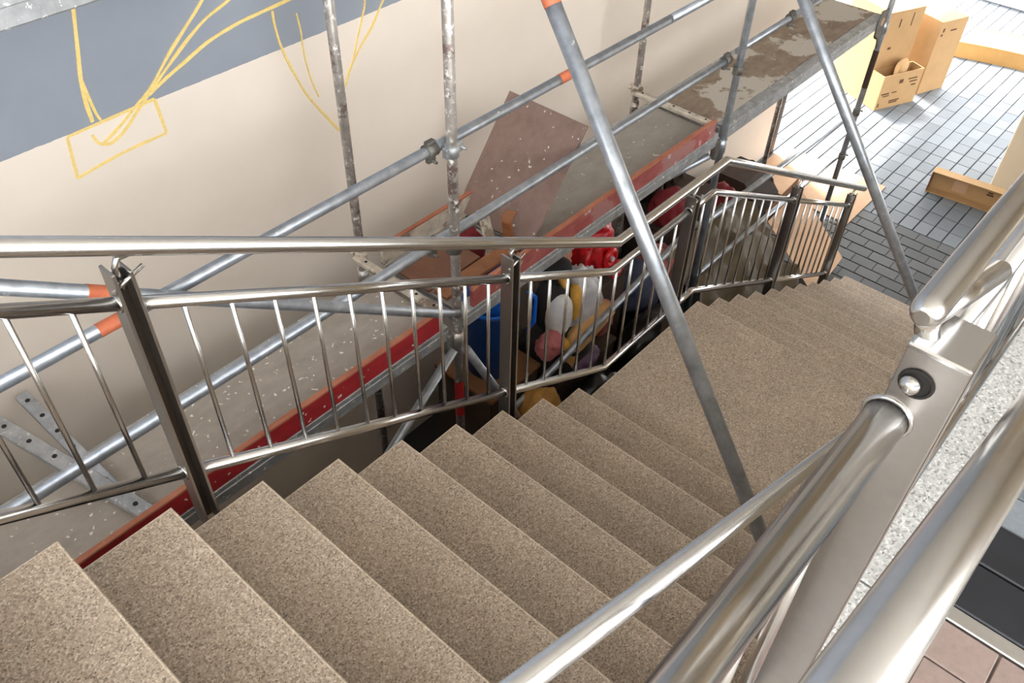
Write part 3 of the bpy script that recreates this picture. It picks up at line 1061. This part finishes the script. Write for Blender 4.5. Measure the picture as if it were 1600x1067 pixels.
# load-bearing bulk: crates and filled sacks on the floor
def crate(name, label, lo, hi, mat, lid='card_dark'):
    t = thing(name, label, 'crate', ((lo[0]+hi[0])/2, (lo[1]+hi[1])/2, lo[2]), 'crates under the scaffold')
    obj('body', box(lo, (hi[0], hi[1], hi[2]-.03), .01), mat, t)
    obj('lid', box((lo[0]-.01, lo[1]-.01, hi[2]-.0295), (hi[0]+.01, hi[1]+.01, hi[2]), .006), lid, t)
crate('storage_crate', 'dark brown crate on the floor below the blue barrel', (2.75, 2.50, 0), (3.22, 3.0, 1.14), 'dark_brown')
crate('storage_crate', 'dark crate under the plush bird and white plastic bag', (3.28, 2.40, 0), (3.97, 2.95, .92), 'dark_brown', 'dark_brown')
crate('storage_crate', 'dark crate under the red plastic toy', (3.99, 2.62, 0), (4.36, 3.06, 1.22), 'dark_brown', 'dark_brown')
crate('storage_crate', 'black crate beside the navy cloth bundle', (4.40, 2.56, 0), (5.15, 2.96, .62), 'bin_bag', 'bin_bag')
crate('storage_crate', 'brown crate against the wall under the dark figures', (5.20, 2.85, 0), (6.05, 3.38, .98), 'dark_brown', 'dark_brown')

# blue barrel, lid seen through the trapdoor opening
t = thing('plastic_barrel', 'blue plastic barrel with a domed lid seen through the open trapdoor', 'barrel', (3.0, 2.74, 1.14))
obj('body', lathe((3.0, 2.74, 1.14), [(.155, 0), (.165, .03), (.175, .25), (.18, .52), (.17, .56)], 28), 'blue_dark', t)
obj('rim', add_ring(bmesh.new(), (3.0, 2.74, 1.70), (0, 0, 1), .172, .014, 28), 'blue_plastic', t)
obj('lid', lathe((3.0, 2.74, 1.70), [(.165, 0), (.16, .10), (.135, .20), (.09, .27), (.03, .295)], 28), 'blue_plastic', t)
obj('handle', tube([(3.20, 2.60, 1.40), (3.24, 2.58, 1.46), (3.24, 2.58, 1.66), (3.20, 2.60, 1.72)], .016, 10), 'blue_plastic', t)
junk('folded_tarpaulin', 'red folded plastic sheet lying in the trapdoor opening', 'sheet', blob((2.86, 2.79, 2.12), (.17, .20, .34), 3, .3, 1.7), 'red_cloth')
t = thing('wooden_bracket', 'brown L-shaped wooden bracket propped on the deck by the trapdoor', 'wood', (2.88, 2.56, 2.27))
bm = bmesh.new()
obox(bm, (2.86, 2.64, 2.36), ((.3, .6, .7), (.9, -.2, -.2), (0, -.7, .6)), (.24, .07, .018), .003)
obj('plank', bm, 'cream_metal', t)
bm = bmesh.new()
obox(bm, (2.93, 2.55, 2.37), ((.25, .1, -.95), (.3, -.9, 0), (.9, .3, .25)), (.24, .06, .02), .003)
obox(bm, (2.91, 2.53, 2.48), ((.8, .3, .1), (-.3, .9, 0), (0, 0, 1)), (.09, .06, .02), .003)
obj('plank', bm, 'wood', t)
t = tag(obj('loose_plank', box((2.36, 2.46, DZ+.006), (2.95, 2.56, DZ+.03), .004), 'wood'), 'short orange-brown plank bridging the front of the trapdoor opening', 'plank')
tag(obj('loose_board', box((2.345, 2.58, DZ+.002), (2.74, 2.86, DZ+.018), .003), 'wood_dark'), 'dark brown board covering part of the trapdoor opening', 'board')

junk('ochre_sack', 'ochre sack slumped beside the crate left of the steel post', 'sack', blob((2.96, 2.28, .62), (.40, .32, 1.25), 12, .16, 1.5, fold=.3), 'ochre')
# plush bird
t = thing('plush_bird', 'black and white plush bird with a yellow beak slumped on a crate', 'plush toy', (3.46, 2.58, 1.20), 'stored clutter under the scaffold')
obj('body', blob((3.46, 2.60, 1.45), (.26, .24, .44), 2, .06, 1.1), 'plush_black', t, True)
obj('belly', blob((3.42, 2.52, 1.43), (.20, .16, .36), 5, .05, 1.1), 'plush_white', t, True)
obj('head', blob((3.50, 2.62, 1.70), (.20, .19, .19), 6, .05, 1.1), 'plush_black', t, True)
obj('beak', tube([(3.46, 2.55, 1.70), (3.42, 2.48, 1.68)], [.035, .008], 10), 'plush_yellow', t)
obj('wing', blob((3.55, 2.50, 1.47), (.09, .12, .30), 8, .06, 1.1), 'plush_yellow', t, True)
obj('foot', blob((3.38, 2.46, 1.24), (.11, .14, .07), 9, .06, 1.1), 'plush_yellow', t, True)
junk('cloth_bundle', 'flat dark cloth bundle under the plush bird', 'bundle', blob((3.52, 2.60, 1.06), (.55, .46, .32), 44, .14, 1.4), 'plush_black')
junk('plastic_bag', 'crumpled white plastic bag standing among the toys', 'bag', blob((3.72, 2.60, 1.26), (.34, .30, .72), 14, .26, 1.9, fold=.45), 'white_bag')
junk('doll', 'pink soft doll lying above the white plastic bag', 'doll', blob((3.66, 2.80, 1.56), (.34, .22, .26), 21, .3, 2.2), 'flesh_cloth')
junk('pink_cushion', 'round pink and red cushion right of the white plastic bag', 'cushion', blob((3.93, 2.55, 1.06), (.24, .22, .28), 23, .2, 1.8), 'pink_cloth')
junk('pink_cushion', 'small pink cushion below the plush bird near the railing post', 'cushion', blob((3.27, 2.46, 1.30), (.20, .16, .18), 25, .22, 1.8), 'pink_cloth')
t = thing('cloth_roll', 'tan rolled cloth lying in front of the white plastic bag', 'roll', (3.6, 2.44, .95), 'stored clutter under the scaffold')
bm = tube([(3.40, 2.44, 1.06), (3.55, 2.46, 1.14), (3.78, 2.46, 1.20), (3.90, 2.44, 1.24)], [.075, .085, .08, .06], 16)
obj('roll', bm, 'tan_cloth', t, True)
junk('shoe', 'purple and white shoe wedged under the tan cloth roll', 'shoe', blob((3.58, 2.42, .99), (.30, .20, .18), 31, .16, 2.0), 'purple')
junk('rubbish_bag', 'black rubbish bag at the foot of the crates beside the railing post', 'bag', blob((3.48, 2.20, .50), (.54, .34, 1.02), 33, .16, 1.7, fold=.3), 'bin_bag')
t = thing('toy_vehicle', 'red plastic toy with round wheels behind the white bag', 'toy', (4.04, 2.74, 1.22), 'stored clutter under the scaffold')
obj('body', blob((4.04, 2.74, 1.50), (.36, .28, .50), 41, .34, 2.4), 'red_plastic', t, True)
for dx, dz in ((-.14, -.12), (.14, -.10), (.04, .06)):
    obj('wheel', add_ring(tube([(4.02+dx, 2.575, 1.44+dz), (4.02+dx, 2.61, 1.44+dz)], .035, 14), (4.02+dx, 2.585, 1.44+dz), (0, 1, 0), .055, .022, 18), 'red_plastic', t, True)
    obj('hub', tube([(4.02+dx, 2.555, 1.44+dz), (4.02+dx, 2.575, 1.44+dz)], .018, 12), 'white_bag', t)
junk('rubbish_bag', 'large black rubbish bag behind the railing kink', 'bag', blob((4.36, 2.33, .46), (.62, .38, .94), 51, .16, 1.7, fold=.3), 'bin_bag')
junk('cloth_bundle', 'navy blue cloth bundle on the black crate', 'bundle', blob((4.66, 2.74, .78), (.52, .42, .36), 53, .2, 1.6), 'navy_cloth')
junk('cloth_bundle', 'pink cloth bundle beside the navy one', 'bundle', blob((5.02, 2.74, .77), (.40, .36, .34), 55, .24, 1.9), 'pink_cloth')
junk('cloth_bundle', 'grey cloth draped over a stack behind the slanting tube', 'bundle', blob((4.84, 3.25, .72), (.62, .32, 1.46), 57, .14, 1.6, fold=.3), 'grey_cloth')
junk('soft_bag', 'dark red soft bag under the far end of the trapdoor deck', 'bag', blob((5.36, 2.90, 1.10), (.36, .30, .30), 59, .2, 1.7), 'red_cloth')
junk('wrapped_figure', 'dark brown wrapped figure leaning on the wall left of the steel post', 'figure', blob((5.46, 3.20, 1.32), (.34, .26, .70), 61, .3, 2.1), 'dark_brown')
junk('wrapped_figure', 'dark brown wrapped figure leaning on the wall behind the steel post', 'figure', blob((5.84, 3.22, 1.24), (.30, .26, .58), 63, .34, 2.2), 'dark_brown')
junk('soft_bag', 'red fabric bundle in front of the octagonal bin', 'bag', blob((6.36, 2.92, .38), (.50, .46, .80), 65, .24, 1.7), 'red_cloth')
t = thing('octagonal_bin', 'dark octagonal bin lying open by the wall end', 'bin', (6.95, 3.05, 0))
bm = bmesh.new()
ring_o = []
for rr_, xx in ((.34, 6.75), (.36, 7.12), (.31, 7.12), (.30, 6.80)):
    ring_o.append([bm.verts.new((xx, 3.04 + rr_*math.cos(math.pi/8+k*math.pi/4), .34 + rr_*math.sin(math.pi/8+k*math.pi/4))) for k in range(8)])
for a_, b_ in zip(ring_o, ring_o[1:]):
    for k in range(8):
        bm.faces.new((a_[k], a_[(k+1) % 8], b_[(k+1) % 8], b_[k]))
bm.faces.new(ring_o[0])
bm.faces.new(ring_o[-1])
obj('drum', bm, 'dark_brown', t)
obj('rim', add_ring(bmesh.new(), (7.12, 3.04, .34), (1, 0, 0), .33, .02, 8, 6), 'bin_bag', t)

# crumpled tarpaulin sheet draped behind the lower railing
def tarp(name, label, x0, x1, ya, yb, za, zb, mat, seed=1):
    bm = bmesh.new()
    nx, ny = 26, 22
    g = []
    for i in range(nx+1):
        r = []
        for j in range(ny+1):
            u, v = i/nx, j/ny
            x = x0 + (x1-x0)*u
            y = ya + (yb-ya)*v
            z = za + (zb-za)*(v**.8)
            nn = noise.noise(Vector((u*4+seed, v*4, seed)))*.12 + abs(noise.noise(Vector((u*7+v*3, v*6+seed, 2))))*.16 - abs(noise.noise(Vector((u*15-v*5, v*12+seed, 5))))*.06
            r.append(bm.verts.new((x + nn*.5, y, max(z + nn, .01))))
        g.append(r)
    for i in range(nx):
        for j in range(ny):
            f = bm.faces.new((g[i][j], g[i+1][j], g[i+1][j+1], g[i][j+1]))
            f.smooth = True
    ex = bmesh.ops.solidify(bm, geom=list(bm.faces), thickness=.006)
    return tag(obj(name, bm, mat), label, 'tarpaulin')
tarp('tarpaulin', 'crumpled beige plastic sheet heaped behind the lower railing', 4.98, 6.22, 1.95, 2.68, .22, .95, 'tarp', 3)
t = thing('carton', 'flattened pale carton leaning behind the end of the lower railing', 'box', (6.9, 2.1, 0), 'cardboard cartons on the far floor')
bm = bmesh.new()
obox(bm, (6.75, 2.18, .36), ((.85, .1, -.1), (.0, .75, .66), (-.1, -.6, .75)), (.85, .80, .012), .001)
obj('panel', bm, 'card_pale', t)
bm = bmesh.new()
obox(bm, (6.70, 2.50, .66), ((.85, .1, -.1), (0, 1, 0), (0, 0, 1)), (.86, .012, .18), .001)
obj('flap', bm, 'card_dark', t)
